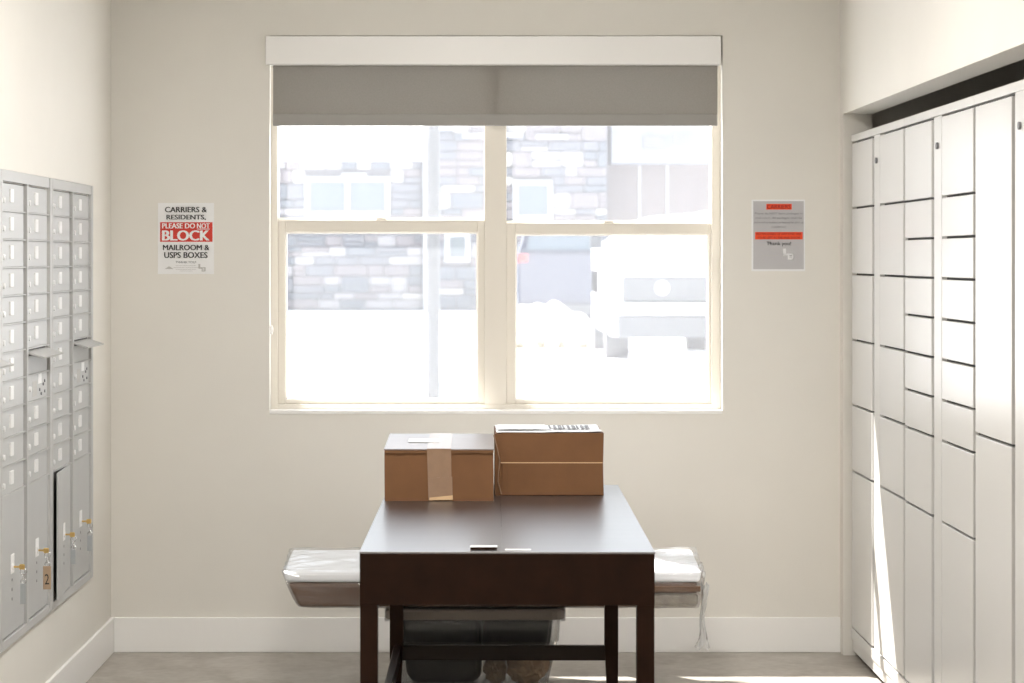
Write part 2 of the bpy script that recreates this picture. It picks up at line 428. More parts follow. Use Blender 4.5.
def key_set(label, yc, ci, tagm, tl=.062, aj=False, tw=.0085):
    z = BZ + UH - TOPB - 16 * PITCH + .003 + .205
    y = yc + cols[ci] + .16
    x = XL + (.020 if not aj else .030)
    k = thing('parcel_key', label, 'key', (x, y, z - .12), 'keys hanging in the parcel locks')
    b = bmesh.new(); bx(b, x - .010, x + .012, y - .0025, y + .0025, z - .003, z + .003, .001)
    bx(b, x + .010, x + .028, y - .003, y + .003, z - .009, z + .008, .003)
    obj('key', b, M['brass'], k)
    b = torus(bmesh.new(), (x + .023, y, z - .015), .010, .0018, 'Y'); torus(b, (x + .023, y, z - .032), .009, .0018, 'X'); torus(b, (x + .023, y, z - .046), .008, .0018, 'Y')
    obj('ring', b, M['steel'], k, smooth=True)
    b = box(x + .022 - tw, x + .022 + tw, y - .0025, y + .001, z - .054 - tl, z - .052, bev=.001)
    obj('tag', b, tagm, k)
    return k, (x, y, z, tl)
key_set('brass key with grey tag on the middle mailbox bank, nearer the camera', YU_B, 0, M['taggrey'])
k, (x, y, z, tl) = key_set('brass key with large brown card tag on the middle mailbox bank', YU_B, 1, M['tagbrown'], .075, tw=.013)
m2 = text_mesh('2', width=.014, height=.034)
tt = obj('lettering', m2, M['ink'], k); tt.location = Vector((x + .022, y - .0028, z - .112)) - k.location
key_set('brass key with small tag on the parcel door that stands ajar', YU_A, 0, M['taggrey'], .05, aj=True)
key_set('brass key on the parcel door nearest the window', YU_A, 1, M['taggrey'], .055)

# ------------------------------------------------------------------ parcel lockers on the right
LX, LY0, LW, LTOP = 1.490, -.088, 1.098, 2.062
cw, sw = .463, .132
me_lk = bpy.data.meshes.new('stile_lock'); b = bmesh.new(); tube(b, (-.004, 0, 0), (.003, 0, 0), .011, n=12); b.to_mesh(me_lk); b.free(); me_lk.materials.append(M['inkgrey'])
door_cache = {}
def ldoor(hh, ww):
    k = (round(hh, 3), round(ww, 3))
    if k not in door_cache:
        me = bpy.data.meshes.new('locker_door'); b = box(0, .018, -ww, 0, 0, hh, bev=.002); b.to_mesh(me); b.free(); me.materials.append(M['locker']); door_cache[k] = me
    return door_cache[k]
T_, B_ = 2.030, .115
P4 = [T_, 1.772, 1.512, 1.254, .997, .737, B_]
P8 = [T_, 1.771, 1.641, 1.511, 1.381, 1.252, 1.123, .993, .734, B_]
P2 = [T_, 1.054, B_]
def locker_unit(label, y0, ca, cb):
    t = thing('parcel_locker', label, 'locker', (LX, y0 - LW / 2, 0), 'cream parcel lockers in the alcove')
    e0 = LW / 2                                     # local y runs from +e0 (window side) to -e0
    b = bmesh.new(); bx(b, .022, .60, -e0, e0, .022, LTOP - .006); obj('carcass', b, M['lockbody'], t, local=True)
    f = bmesh.new()
    bx(f, 0, .60, -e0 + .002, e0 - .002, T_ + .004, LTOP, .002)         # top cap
    g = (LW - 2 * cw - sw) / 4
    ya = e0 - g; yb = ya - cw - g
    bx(f, .004, .024, yb - sw + .008, yb - .008, B_, T_ + .004, .002)   # stile
    st = obj('face_frame', f, M['locker'], t, local=True)
    inst('lock', me_lk, st, (0, yb - sw / 2 - .01, 1.938))
    b = bmesh.new(); bx(b, .0, .03, -e0 + .002, e0 - .002, .070, B_ - .004, .002); bx(b, .006, .03, -e0 + .002, e0 - .002, .024, .068, .001)
    obj('plinth', b, M['locker'], t, local=True)
    for yy in (-e0 + .06, e0 - .06):
        for xx in (.06, .54):
            obj('foot', tube(bmesh.new(), (xx, yy, 0), (xx, yy, .024), .02, n=10), M['rubber'], t, local=True)
    for zs, yy in ((ca, ya), (cb, yb - sw - g)):
        for z1, z0 in zip(zs, zs[1:]):
            inst('locker_door', ldoor(z1 - z0 - .008, cw - .014), t, (0, yy - .007, z0 + .004))
    return t
locker_unit('cream parcel locker nearest the window with six wide doors per column', LY0, P4, P4)
locker_unit('cream parcel locker between the others with many low doors', LY0 - LW, P8, P8)
locker_unit('cream parcel locker with tall doors, nearest the right picture edge', LY0 - 2 * LW, P2, P2)
locker_unit('cream parcel locker beyond the right picture edge', LY0 - 3 * LW, P4, P8)

# ------------------------------------------------------------------ wall signs
def sign_box(parent, x0, x1, y, z0, z1, m, name):
    return obj(name, box(x0, x1, y - .0006, y, z0, z1), m, parent)
def put_text(parent, body, cx, zb, width, height, m, bold=0., y=-.0042, name='lettering'):
    me = text_mesh(body, width, height, bold)
    return_obj = obj(name, me, m, parent); return_obj.location = Vector((cx, y, zb)) - parent.location
    return return_obj
def SX(px): return X_(px, 0)
def SZ(py): return Z_(py, 0)
s = thing('wall_sign', 'white notice with red PLEASE DO NOT BLOCK band, left of the window', 'sign', (SX(186), 0, SZ(274)))
obj('paper', box(SX(158), SX(214), -.0025, -.0004, SZ(274), SZ(203)), M['paper'], s)
cx = SX(186)
put_text(s, 'CARRIERS &', cx, SZ(212.3), .166, .0215, M['ink'], .030)
put_text(s, 'RESIDENTS,', cx + .001, SZ(220.2), .156, .0215, M['ink'], .030)
sign_box(s, SX(160.2), SX(212.6), -.0025, SZ(241.8), SZ(222.2), M['red'], 'red_band')
put_text(s, 'PLEASE DO', cx - .029, SZ(228.4), .130, .0205, M['paper'], .035)
put_text(s, 'NOT', cx + .070, SZ(228.4), .050, .0205, M['paper'], .035)
sign_box(s, cx + .045, cx + .095, -.0032, SZ(229.4), SZ(228.8), M['paper'], 'underline')
put_text(s, 'BLOCK', cx, SZ(240.6), .186, .041, M['paper'], .045)
put_text(s, 'MAILROOM &', cx + .001, SZ(250.2), .184, .0215, M['ink'], .030)
put_text(s, 'USPS BOXES', cx, SZ(258.0), .172, .0235, M['ink'], .030)
put_text(s, 'THANK YOU!', cx, SZ(263.2), .082, .0085, M['inkgrey'])
for py, hw in ((265.5, .042), (267.4, .050), (269.2, .040), (270.8, .026)):
    sign_box(s, cx - hw, cx + hw, -.0026, SZ(py + .35), SZ(py), M['inkpale'], 'fine_print')
b = hexa(bmesh.new(), [(cx - .085, -.0032, SZ(269)), (cx - .049, -.0032, SZ(269)), (cx - .067, -.0032, SZ(266.3))], [(cx - .085, -.0028, SZ(269)), (cx - .049, -.0028, SZ(269)), (cx - .067, -.0028, SZ(266.3))])
obj('logo', b, M['inkpale'], s)
def lb_logo(parent, x, z, k, m):
    b = bmesh.new()
    y0, y1 = -.0032, -.0026
    for (a, bb, c, d) in ((0, .25, .45, 1.), (0, .5, .38, .55), (.42, .95, .42, .56), (.80, .95, 0, .56), (.42, .95, 0, .14), (.42, .57, .14, .42), (.57, .8, .2, .28)):
        bx(b, x + a * k, x + bb * k, y0, y1, z + c * k, z + d * k)
    obj('logo', b, m, parent)
lb_logo(s, cx + .050, SZ(271.5), .030, M['inkpale'])

s = thing('wall_sign', 'grey CARRIERS notice with orange bands and white border, right of the window', 'sign', (SX(778), 0, SZ(271)))
obj('paper', box(SX(751.5), SX(805), -.0025, -.0004, SZ(271.2), SZ(199.6)), M['paper'], s)
sign_box(s, SX(753.2), SX(803.6), -.0025, SZ(269.2), SZ(201.2), M['papergrey'], 'grey_print')
cx = SX(778.6)
sign_box(s, SX(766.2), SX(791.6), -.0031, SZ(209.6), SZ(203.9), M['orange'], 'orange_band')
put_text(s, 'CARRIERS', cx, SZ(208.8), .094, .0165, M['redink'], .02)
for i, (tx, wd) in enumerate((('Please do NOT leave packages in', .190), ('mail room. All packages must be', .185), ('delivered to lockers or leasing for pick up', .198), ('(residents)', .056))):
    put_text(s, tx, cx, SZ(215.0 + i * 4.5), wd, .0105, M['inkgrey'])
sign_box(s, SX(755), SX(802.6), -.0031, SZ(239.4), SZ(232.0), M['orange'], 'orange_band')
put_text(s, 'NO PACKAGES OF ANY KIND ARE', cx, SZ(235.0), .178, .0095, M['redink'], .01)
put_text(s, 'TO BE LEFT IN THE MAIL ROOM', cx, SZ(239.0), .168, .0095, M['redink'], .01)
put_text(s, 'Thank you!', cx, SZ(246.4), .098, .0190, M['ink'], .01)
lb_logo(s, SX(783), SZ(259.6), .044, M['paper'])
sign_box(s, SX(761.5), SX(778), -.0031, SZ(255.8), SZ(255.2), M['inkpale'], 'fine_print')

# ------------------------------------------------------------------ table
TF, TB, TZ = -2.755, -.905, .760
TX0, TX1 = -.314, .507
tb = thing('work_table', 'dark espresso wooden table with deep apron and polished top', 'table', ((TX0 + TX1) / 2, (TF + TB) / 2, 0))
seam = SX(503) * .70
for a, bb in ((TX0, .0824), (.0827, TX1)):
    obj('top_leaf', box(a, bb, TF, TB, TZ - .005, TZ, bev=.0005), M['woodtop'], tb)
AP = .612
bm = bmesh.new()
bx(bm, TX0 + .001, TX1 - .001, TF + .001, TF + .028, AP, TZ - .0052, .0015); bx(bm, TX0 + .001, TX1 - .001, TB - .028, TB - .001, AP, TZ - .0052, .0015)
bx(bm, TX0 + .001, TX0 + .027, TF + .028, TB - .028, AP, TZ - .0052, .0015); bx(bm, TX1 - .027, TX1 - .001, TF + .028, TB - .028, AP, TZ - .0052, .0015)
obj('apron', bm, M['wood'], tb)
LWT, LWB = .048, .038
for sx, sy in ((0, 0), (1, 0), (0, 1), (1, 1)):
    xo = TX0 + .002 if sx == 0 else TX1 - .002; dx = 1 if sx == 0 else -1
    yo = TF + .002 if sy == 0 else TB - .002; dy = 1 if sy == 0 else -1
    b = bmesh.new()
    def quad(wd, z):
        xs = sorted((xo, xo + dx * wd)); ys = sorted((yo, yo + dy * wd))
        return [(xs[0], ys[0], z), (xs[1], ys[0], z), (xs[1], ys[1], z), (xs[0], ys[1], z)]
    v = [[b.verts.new(p) for p in quad(wd, z)] for wd, z in ((LWB, 0), (LWT, .19), (LWT, AP + .02))]
    b.faces.new(v[0][::-1]); b.faces.new(v[2])
    for q, r_ in ((v[0], v[1]), (v[1], v[2])):
        for i in range(4): b.faces.new((q[i], q[(i + 1) % 4], r_[(i + 1) % 4], r_[i]))
    obj('leg', b, M['wood'], tb)
sz0, sz1 = .135, .188
obj('stretcher', box(TX0 + .046, TX1 - .046, TB - .042, TB - .014, sz0, sz1, bev=.003), M['woodrail'], tb)
obj('stretcher', box(TX0 + .016, TX0 + .042, TF + .046, TB - .046, sz0, sz1, bev=.003), M['woodrail'], tb)

# little things on the table top
y0 = -2.700
c = thing('card_stand', 'small dark stand with a white card at the table front edge', 'card', (X_(483.5, y0), y0, TZ))
xx0, xx1 = X_(470.5, y0), X_(497, y0)
obj('base', box(xx0, xx1, y0 - .012, y0 + .018, TZ, TZ + .007, bev=.001), M['wood'], c)
obj('card', box(xx0 - .001, xx1 + .001, y0 - .010, y0 + .022, TZ + .007, TZ + .0085), M['paper'], c)
xx0, xx1 = X_(505, y0), X_(531, y0)
tag(obj('paper_slip', box(xx0, xx1, y0 - .022, y0 + .002, TZ, TZ + .0015), M['paper'], loc=((xx0 + xx1) / 2, y0, TZ)), 'narrow white paper slip lying flat on the table front edge', 'paper')

# ------------------------------------------------------------------ cardboard boxes
tb.rotation_euler[2] = R(-.45)
def wob(bm, amp, f, keep_z=None):
    for v in bm.verts:
        n = noise.noise_vector(v.co * f)
        v.co.x += n.x * amp; v.co.y += n.y * amp
        if keep_z is None or v.co.z > keep_z + .004: v.co.z += n.z * amp
def sbox(x0, x1, y0, y1, z0, z1, bev=.004, cuts=6):
    b = box(x0, x1, y0, y1, z0, z1)
    bmesh.ops.subdivide_edges(b, edges=b.edges[:], cuts=cuts, use_grid_fill=True)
    return b
yb0, yb1 = -1.445, -.925
bx0, bx1 = X_(384.5, yb0), X_(493.5, yb0); bz = TZ + .169
t = thing('cardboard_box', 'low brown cardboard box with a clear tape strip down its front', 'box', ((bx0 + bx1) / 2, (yb0 + yb1) / 2, TZ), 'cardboard boxes on the table')
b = sbox(bx0, bx1, yb0, yb1, TZ, bz, cuts=7); wob(b, .003, 6, TZ)
for v in b.verts:
    if v.co.z > bz - .02: v.co.z += .010 * (v.co.y - yb0) / (yb1 - yb0) + .003 * math.sin((v.co.x - bx0) / (bx1 - bx0) * math.pi)
obj('carton', b, M['card'], t)
# two top flaps meeting in the middle, slightly proud
xm = (bx0 + bx1) / 2
def slope(bm, y0, y1, dz):
    for v in bm.verts: v.co.z += dz * (v.co.y - y0) / (y1 - y0)
for a, bb in ((bx0 - .002, xm - .001), (xm + .001, bx1 + .002)):
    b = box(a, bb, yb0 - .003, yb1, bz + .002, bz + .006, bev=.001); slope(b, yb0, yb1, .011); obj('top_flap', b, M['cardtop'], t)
tx0, tx1 = X_(427, yb0), X_(451, yb0)
b = bmesh.new()
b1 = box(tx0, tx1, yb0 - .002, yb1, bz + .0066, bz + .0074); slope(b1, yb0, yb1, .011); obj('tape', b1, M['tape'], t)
b1 = bmesh.new(); hexa(b1, [(tx0, yb0 - .0052, bz + .006), (tx1, yb0 - .0052, bz + .006), (tx1 + .003, yb0 - .0052, TZ + .004), (tx0 + .005, yb0 - .0052, TZ + .003)],
                       [(tx0, yb0 - .0040, bz + .006), (tx1, yb0 - .0040, bz + .006), (tx1 + .003, yb0 - .0040, TZ + .004), (tx0 + .005, yb0 - .0040, TZ + .003)])
obj('tape', b1, M['tape'], t)
b1 = box(X_(408, yb0 + .2), X_(440, yb0 + .2), yb0 + .20, yb0 + .32, bz + .0078, bz + .0084); slope(b1, yb0, yb1, .011); obj('shipping_label', b1, M['paper'], t)
zm = TZ + .075
b1 = bmesh.new(); hexa(b1, [(tx0 + .004, yb0 - .0062, zm), (tx1 + .004, yb0 - .0062, zm + .008), (tx1 + .006, yb0 - .0062, TZ + .006), (tx0 + .008, yb0 - .0062, TZ + .004)],
                       [(tx0 + .004, yb0 - .0053, zm), (tx1 + .004, yb0 - .0053, zm + .008), (tx1 + .006, yb0 - .0053, TZ + .006), (tx0 + .008, yb0 - .0053, TZ + .004)])
obj('tape', b1, M['tape'], t)
b1 = bmesh.new(); hexa(b1, [(tx0 + .008, yb0 - .0070, TZ + .012), (tx1 + .006, yb0 - .0070, TZ + .020), (tx1 + .006, yb0 - .0070, TZ + .005), (tx0 + .008, yb0 - .0070, TZ + .003)],
                       [(tx0 + .008, yb0 - .0064, TZ + .012), (tx1 + .006, yb0 - .0064, TZ + .020), (tx1 + .006, yb0 - .0064, TZ + .005), (tx0 + .008, yb0 - .0064, TZ + .003)])
obj('tape_end', b1, M['cardpale'], t)
# torn dark edge under the flaps at the front
fe = sbox(bx0, bx1, yb0 - .0050, yb0 - .0024, bz - .003, bz + .0015, cuts=12)
for v in fe.verts:
    if v.co.z < bz: v.co.z -= .004 + .005 * noise.noise(v.co * 25)
obj('flap_edge', fe, M['carddark'], t)

yb0, yb1 = -1.275, -.935
bx0, bx1 = X_(495, yb0), X_(603.5, yb0); bz = TZ + .213; zs = TZ + .113
t = thing('cardboard_box', 'taller brown cardboard box with a horizontal front seam and label on top', 'box', ((bx0 + bx1) / 2, (yb0 + yb1) / 2, TZ), 'cardboard boxes on the table')
b = sbox(bx0, bx1, yb0 + .004, yb1, TZ, bz, cuts=7); wob(b, .003, 7, TZ); obj('carton', b, M['card'], t)
b = sbox(bx0 + .020, bx1 - .002, yb0 - .001, yb0 + .003, zs + .002, bz + .002, cuts=5); wob(b, .0022, 9); obj('front_flap', b, M['card'], t)
b = sbox(bx0 + .026, bx1 - .003, yb0 - .003, yb0 + .003, TZ + .003, zs - .001, cuts=5); wob(b, .0022, 9); obj('front_flap', b, M['card'], t)
b = bmesh.new(); bx(b, bx0 + .020, bx1 - .003, yb0 - .0045, yb0 + .001, zs - .0012, zs + .0018); wob(b, .002, 20); obj('torn_edge', b, M['cardpale'], t)
# crushed near-left corner: folded vertical creases
b = bmesh.new()
pts = [(bx0 - .004, bz - .004), (bx0 + .006, bz - .045), (bx0 + .016, zs + .01), (bx0 + .010, TZ + .05), (bx0 + .022, TZ + .006)]
for (xa, za), (xb, zb_) in zip(pts, pts[1:]): tube(b, (xa, yb0 - .003, za), (xb, yb0 - .004, zb_), .0022, n=6)
obj('crushed_corner', b, M['tape'], t)
b = bmesh.new(); bx(b, bx0 + .040, bx0 + .043, yb0 - .0062, yb0 - .003, TZ + .005, zs - .004); obj('crease', b, M['carddark'], t)
b = sbox(bx0 + .004, bx1 - .006, yb0 + .012, yb1 - .01, bz + .004, bz + .006, cuts=6); wob(b, .004, 12)
obj('plastic_sleeve', b, M['foam'], t)
b = box(bx0 + .012, bx0 + .18, yb0 + .06, yb1 - .06, bz + .010, bz + .011); obj('shipping_label', b, M['paper'], t)
b = bmesh.new()
for i in range(9):
    q = bx0 + .19 + i * .016; bx(b, q, q + .006 + .003 * (i % 3), yb0 + .08, yb1 - .1, bz + .0105, bz + .0112)
obj('barcode', b, M['inkgrey'], t)

# ------------------------------------------------------------------ storage tote behind the table, contents
ty0, ty1 = -.84, -.45
lx0, lx1 = X_(385, ty0), X_(565, ty0); lzt = .300
t = thing('storage_tote', 'clear plastic storage tote with taupe lid behind the table', 'tote', ((lx0 + lx1) / 2, (ty0 + ty1) / 2, 0))
def ngrid(x0, x1, y0, y1, r, n=5):
    out = []
    for cx_, cy_, a0 in ((x1 - r, y1 - r, 0), (x0 + r, y1 - r, 90), (x0 + r, y0 + r, 180), (x1 - r, y0 + r, 270)):
        for i in range(n): a = R(a0 + 90 * i / (n - 1)); out.append((cx_ + r * math.cos(a), cy_ + r * math.sin(a)))
    return out
def loft(rings, cap0=True, cap1=True):
    b = bmesh.new(); vs = [[b.verts.new((x, y, z)) for x, y in pr] for pr, z in rings]
    n = len(vs[0])
    for q, r_ in zip(vs, vs[1:]):
        for i in range(n): b.faces.new((q[i], q[(i + 1) % n], r_[(i + 1) % n], r_[i]))
    if cap0: b.faces.new(vs[0][::-1])
    if cap1: b.faces.new(vs[-1])
    return b
def inset(k): return ngrid(lx0 + k, lx1 - k, ty0 + k, ty1 - k, .045)
b = loft([(inset(.060), .004), (inset(.026), .175), (inset(.020), .178), (inset(.014), .262), (inset(.008), .264), (inset(.008), .272),
          (inset(.017), .272), (inset(.019), .262), (inset(.024), .180), (inset(.063), .008)], True, True)
obj('container', b, M['tote'], t, smooth=False)
b = loft([(inset(.004), .262), (inset(0), .264), (inset(0), .292), (inset(.006), lzt), (inset(.028), lzt), (inset(.034), lzt - .008)], False, True)
obj('lid', b, M['lid'], t)
for sx, xx in ((-1, lx0), (1, lx1)):
    b = bmesh.new(); bx(b, xx - .008, xx + .008, (ty0 + ty1) / 2 - .05, (ty0 + ty1) / 2 + .05, .235, .298, .003)
    obj('latch', b, M['plate'], t)
def lump(c, r, seed, rough, sub=4):
    b = bmesh.new(); bmesh.ops.create_icosphere(b, subdivisions=sub, radius=1)
    for v in b.verts:
        p = v.co.copy(); n1 = noise.ridged_multi_fractal(p * 1.6 + Vector((seed, 0, 0)), 1, 2, 4, 1, 2) * rough
        p *= 1 + n1 - rough
        v.co = Vector(c) + Vector((p.x * r[0], p.y * r[1], p.z * r[2]))
    return b
bxm = (lx0 + lx1) / 2
def sack(x0, x1, y0, y1, z0, z1, amp):
    b = bmesh.new(); bmesh.ops.create_icosphere(b, subdivisions=5, radius=1)
    for v in b.verts:
        p = v.co; n = noise.noise(p * 2.3) * amp
        q = [math.copysign(abs(c_) ** .30, c_) for c_ in p]
        v.co = ((x0 + x1) / 2 + q[0] * (x1 - x0) / 2 * (1 + n - amp), (y0 + y1) / 2 + q[1] * (y1 - y0) / 2 * (1 + n - amp), (z0 + z1) / 2 + q[2] * (z1 - z0) / 2 * (1 + n - amp))
    return b
tag(obj('crumpled_paper', lump((bxm + .195, ty0 + .135, .072), (.075, .07, .060), 1.3, .22), M['kraft'], loc=(bxm + .195, ty0 + .135, .02)), 'crumpled brown paper wad at the right end inside the tote', 'paper')
tag(obj('crumpled_paper', lump((bxm + .075, ty0 + .12, .062), (.040, .045, .050), 4.1, .25), M['tagbrown'], loc=(bxm + .08, ty0 + .12, .02)), 'darker crumpled paper wad beside the black bag inside the tote', 'paper')
def fit(b):                                          # follow the flared walls of the tote
    for v in b.verts:
        k_ = 1 + .13 * (v.co.z - .13) / .25; v.co.x = bxm + (v.co.x - bxm) * k_
    return b
tag(obj('black_bag', fit(sack(lx0 + .058, bxm + .030, ty0 + .062, ty1 - .06, .012, .262, .03)), M['bag'], loc=(bxm - .12, ty0 + .19, .012)), 'black plastic bag filling the left of the tote', 'bag')
tag(obj('plastic_bag', fit(sack(bxm + .018, lx1 - .050, ty0 + .050, ty1 - .05, .142, .258, .04)), M['bag'], loc=(bxm + .15, ty0 + .19, .14)), 'dark plastic bag above the crumpled paper inside the tote', 'bag')

# ------------------------------------------------------------------ long wrapped package lying on the tote
py0, py1, pz0, pz1 = -.838, -.435, lzt + .004, lzt + .140
px0, px1 = X_(283, -.7), X_(703, -.7)
t = thing('wrapped_package', 'long flat package in clear plastic wrap lying across the tote', 'package', ((px0 + px1) / 2, (py0 + py1) / 2, pz0))
def slab(x0, x1, y0, y1, z0, z1, e0, e1, amp, f, cuts=10, lim=True):
    """box whose ends lean in towards the bottom"""
    b = box(x0, x1, y0, y1, z0, z1, bev=.012, seg=2)
    bmesh.ops.subdivide_edges(b, edges=[e for e in b.edges if e.calc_length() > .08], cuts=cuts, use_grid_fill=True)
    for v in b.verts:
        k = (z1 - v.co.z) / (z1 - z0)
        u = (v.co.x - x0) / (x1 - x0)
        v.co.x += e0 * k * (1 - u) - e1 * k * u
        if v.co.z > pz0 + .07: v.co.z += .036 * (v.co.y - py0) / (py1 - py0)
        n = noise.noise_vector(v.co * f)
        v.co += n * amp
        if lim and v.co.z < z0: v.co.z = z0
    return b
obj('board', slab(px0 + .028, px1 - .03, py0 + .014, py1 - .012, pz0 + .003, pz0 + .088, .042, .012, .001, 5), M['brownpack'], t)
obj('foam_sheet', slab(px0 + .012, px1 - .016, py0 + .016, py1 - .012, pz0 + .090, pz1 - .006, .012, .006, .003, 6), M['foam'], t)
obj('edge_board', box(px1 - .26, px1 - .022, py0 + .006, py0 + .013, pz0 + .060, pz0 + .080, bev=.003), M['card'], t)
obj('padding', slab(px1 - .26, px1 - .030, py0 + .007, py0 + .0135, pz0 + .005, pz0 + .054, 0, .004, .0012, 40, cuts=8), M['padding'], t)
fb = slab(px0, px1, py0, py1, pz0, pz1, .066, .026, .008, 14, cuts=30)
for v in fb.verts:                                   # fine pleats near the two ends
    u = (v.co.x - px0) / (px1 - px0); e = max(0, .12 - min(u, 1 - u)) / .12
    v.co.y += .004 * e * math.sin(v.co.z * 210 + v.co.x * 160)
    if v.co.z > pz0 + .004: v.co.z += .005 * e * math.sin(v.co.y * 90 + v.co.x * 70)
obj('plastic_wrap', fb, M['film'], t)
# loose tail of wrap at the right end
tb_ = bmesh.new(); rows = []
for i in range(15):
    k = i / 14; zc = pz0 + .085 - .235 * k
    wd = .030 - .016 * math.sin(k * math.pi) + .018 * max(0, k - .72) / .28
    xc = px1 - .004 - .012 * k + .004 * math.sin(k * 9)
    row = []
    for j in range(7):
        s_ = j / 6 - .5
        row.append(tb_.verts.new((xc + s_ * wd * 1.2, py0 + .03 + .012 * math.sin(j * 2.3 + k * 5) + .01 * k, zc + .008 * math.sin(j * 1.9 + i))))
    rows.append(row)
for q, r_ in zip(rows, rows[1:]):
    for j in range(6): tb_.faces.new((q[j], q[j + 1], r_[j + 1], r_[j]))
obj('wrap_tail', tb_, M['tailfilm'], t, smooth=True)

# ------------------------------------------------------------------ outside
gb = bmesh.new(); bmesh.ops.create_grid(gb, x_segments=60, y_segments=60, size=1)
for v in gb.verts:
    x, y = v.co.x * 70, .25 + (v.co.y + 1) * 60
    v.co = (x, y, -.05 + .05 * noise.noise(Vector((x * .15, y * .15, 0))) * min(1, y / 8))
struct(obj('ground', gb, M['snow'], smooth=True))

me_stone = bpy.data.meshes.new('stone'); b = box(-.5, .5, -.5, .5, -.5, .5, bev=.13, seg=1); b.to_mesh(me_stone); b.free()
stone_meshes = []
for sm in stones:
    m_ = me_stone.copy(); m_.materials.append(sm); stone_meshes.append(m_)
def stone_face(parent, x0, x1, y, z0, z1, holes, rnd, h0=.20, h1=.52):
    z = z0
    while z < z1 - .1:
        h = min(rnd.uniform(h0, h1), z1 - z)
        x = x0
        while x < x1 - .05:
            wd = min(rnd.uniform(.35, 1.05), x1 - x)
            if x1 - (x + wd) < .2: wd = x1 - x
            xa, xb = x, x + wd
            for hx0, hx1, hz0_, hz1_ in holes:
                if z + h > hz0_ + .05 and z < hz1_ - .05:
                    if xa < hx0 < xb: xb = hx0
                    elif hx0 <= xa < hx1: xa = hx1; xb = max(xb, xa)
            if xb - xa > .12:
                parts = ((z, h),) if h < .3 or rnd.random() < .6 else ((z, h * .45), (z + h * .45, h * .55))
                for zq, hq in parts: inst('stone', rnd.choices(stone_meshes, (4, 4, 2, 3, 1))[0], parent,
                         Vector(((xa + xb) / 2, y - rnd.uniform(.0, .05), zq + hq / 2)) - parent.location, (xb - xa - .02, .2, hq - .02))
            x += wd if xb - xa > .12 else .2
            x = max(x, xb)
        z += h
def ext_window(parent, x0, x1, y, z0, z1, mullions=0, fw=.14):
    b = bmesh.new(); ring(b, x0, x1, z0, z1, fw, fw, fw, fw, y - .16, y + .02, 0)
    for i in range(mullions):
        xc = x0 + (x1 - x0) * (i + 1) / (mullions + 1); bx(b, xc - fw / 2, xc + fw / 2, y - .16, y + .02, z0 + fw, z1 - fw)
    f = obj('window', b, M['trimext'], parent)
    obj('pane', box(x0 + fw, x1 - fw, y - .05, y - .02, z0 + fw, z1 - fw), M['extglass'], f)
rnd = random.Random(3)
BY = 61.0                                            # facade distance behind the window wall
def bX(px): return X_(px, BY)
def bZ(py): return Z_(py, BY)
# low wing
t = thing('stone_house', 'low stone faced building wing with a double white framed window across the lot', 'building', (bX(340), BY + 4, -.05))
obj('wall', box(bX(200), bX(422.5), BY + .1, BY + 8, -.05, bZ(161)), M['stonewall'], t)
wins = [(bX(305), bX(390), bZ(216), bZ(177))]
stone_face(t, bX(205), bX(422.5), BY + .08, 0, bZ(161), wins, rnd)
ext_window(t, *wins[0][:2], BY + .05, *wins[0][2:], mullions=1)
obj('lintel', box(bX(342), bX(366), BY - .12, BY + .1, bZ(178), bZ(173.5)), M['trimext'], t)
hb = bmesh.new()
hexa(hb, [(bX(195), BY - .5, bZ(161)), (bX(422.5), BY - .5, bZ(161)), (bX(422.5), BY + 9, bZ(161)), (bX(195), BY + 9, bZ(161))],
     [(bX(195), BY - .45, bZ(157)), (bX(422.5), BY - .45, bZ(157)), (bX(422.5), BY + 4.5, bZ(100)), (bX(195), BY + 4.5, bZ(100))])
obj('snowy_roof', hb, M['snow'], t)
# taller stone block
t = thing('stone_building', 'tall stone faced building block seen through both upper panes', 'building', (bX(520), BY + 4, -.05))
obj('wall', box(bX(426), bX(607), BY - .3, BY + 8, -.05, bZ(70)), M['stonewall'], t)
wins = [(bX(513), bX(552), bZ(220), bZ(181)), (bX(445), bX(470), bZ(262), bZ(232))]
stone_face(t, bX(427), bX(606), BY - .32, 0, bZ(104), wins, rnd)
ext_window(t, *wins[0][:2], BY - .34, *wins[0][2:], mullions=0); ext_window(t, *wins[1][:2], BY - .34, *wins[1][2:])
obj('corner_post', box(bX(423.8), bX(426.5), BY - .5, BY - .2, -.05, bZ(70)), M['trimext'], t)
for i, (a, bb, q0, q1) in enumerate(((427, 462, 131, 128), (463, 484, 139, 135), (504, 522, 138, 134), (536, 567, 140, 136))):
    obj('ledge', box(bX(a), bX(bb), BY - .75, BY - .3, bZ(q0), bZ(q1)), M['trimext'], t)
# right wing with metal fascia
t = thing('sided_building', 'pinkish sided building wing under a grey blue roof band at right', 'building', (bX(680), BY + 5, -.05))
obj('wall', box(bX(608), bX(790), BY + .6, BY + 8, -.05, bZ(164)), M['brick'], t)
obj('roof_band', box(bX(611), bX(795), BY - .2, BY + 8.5, bZ(164), bZ(110)), M['roofgrey'], t)
for a, bb, q0, q1 in ((643, 664, 149, 137), (672, 692, 145, 135)):
    obj('vent', box(bX(a), bX(bb), BY - .32, BY - .2, bZ(q0), bZ(q1)), M['stonewall'], t)
for a in (640, 668):
    obj('batten', box(bX(a), bX(a + 1.6), BY + .5, BY + .6, 0, bZ(165)), M['trimext'], t)
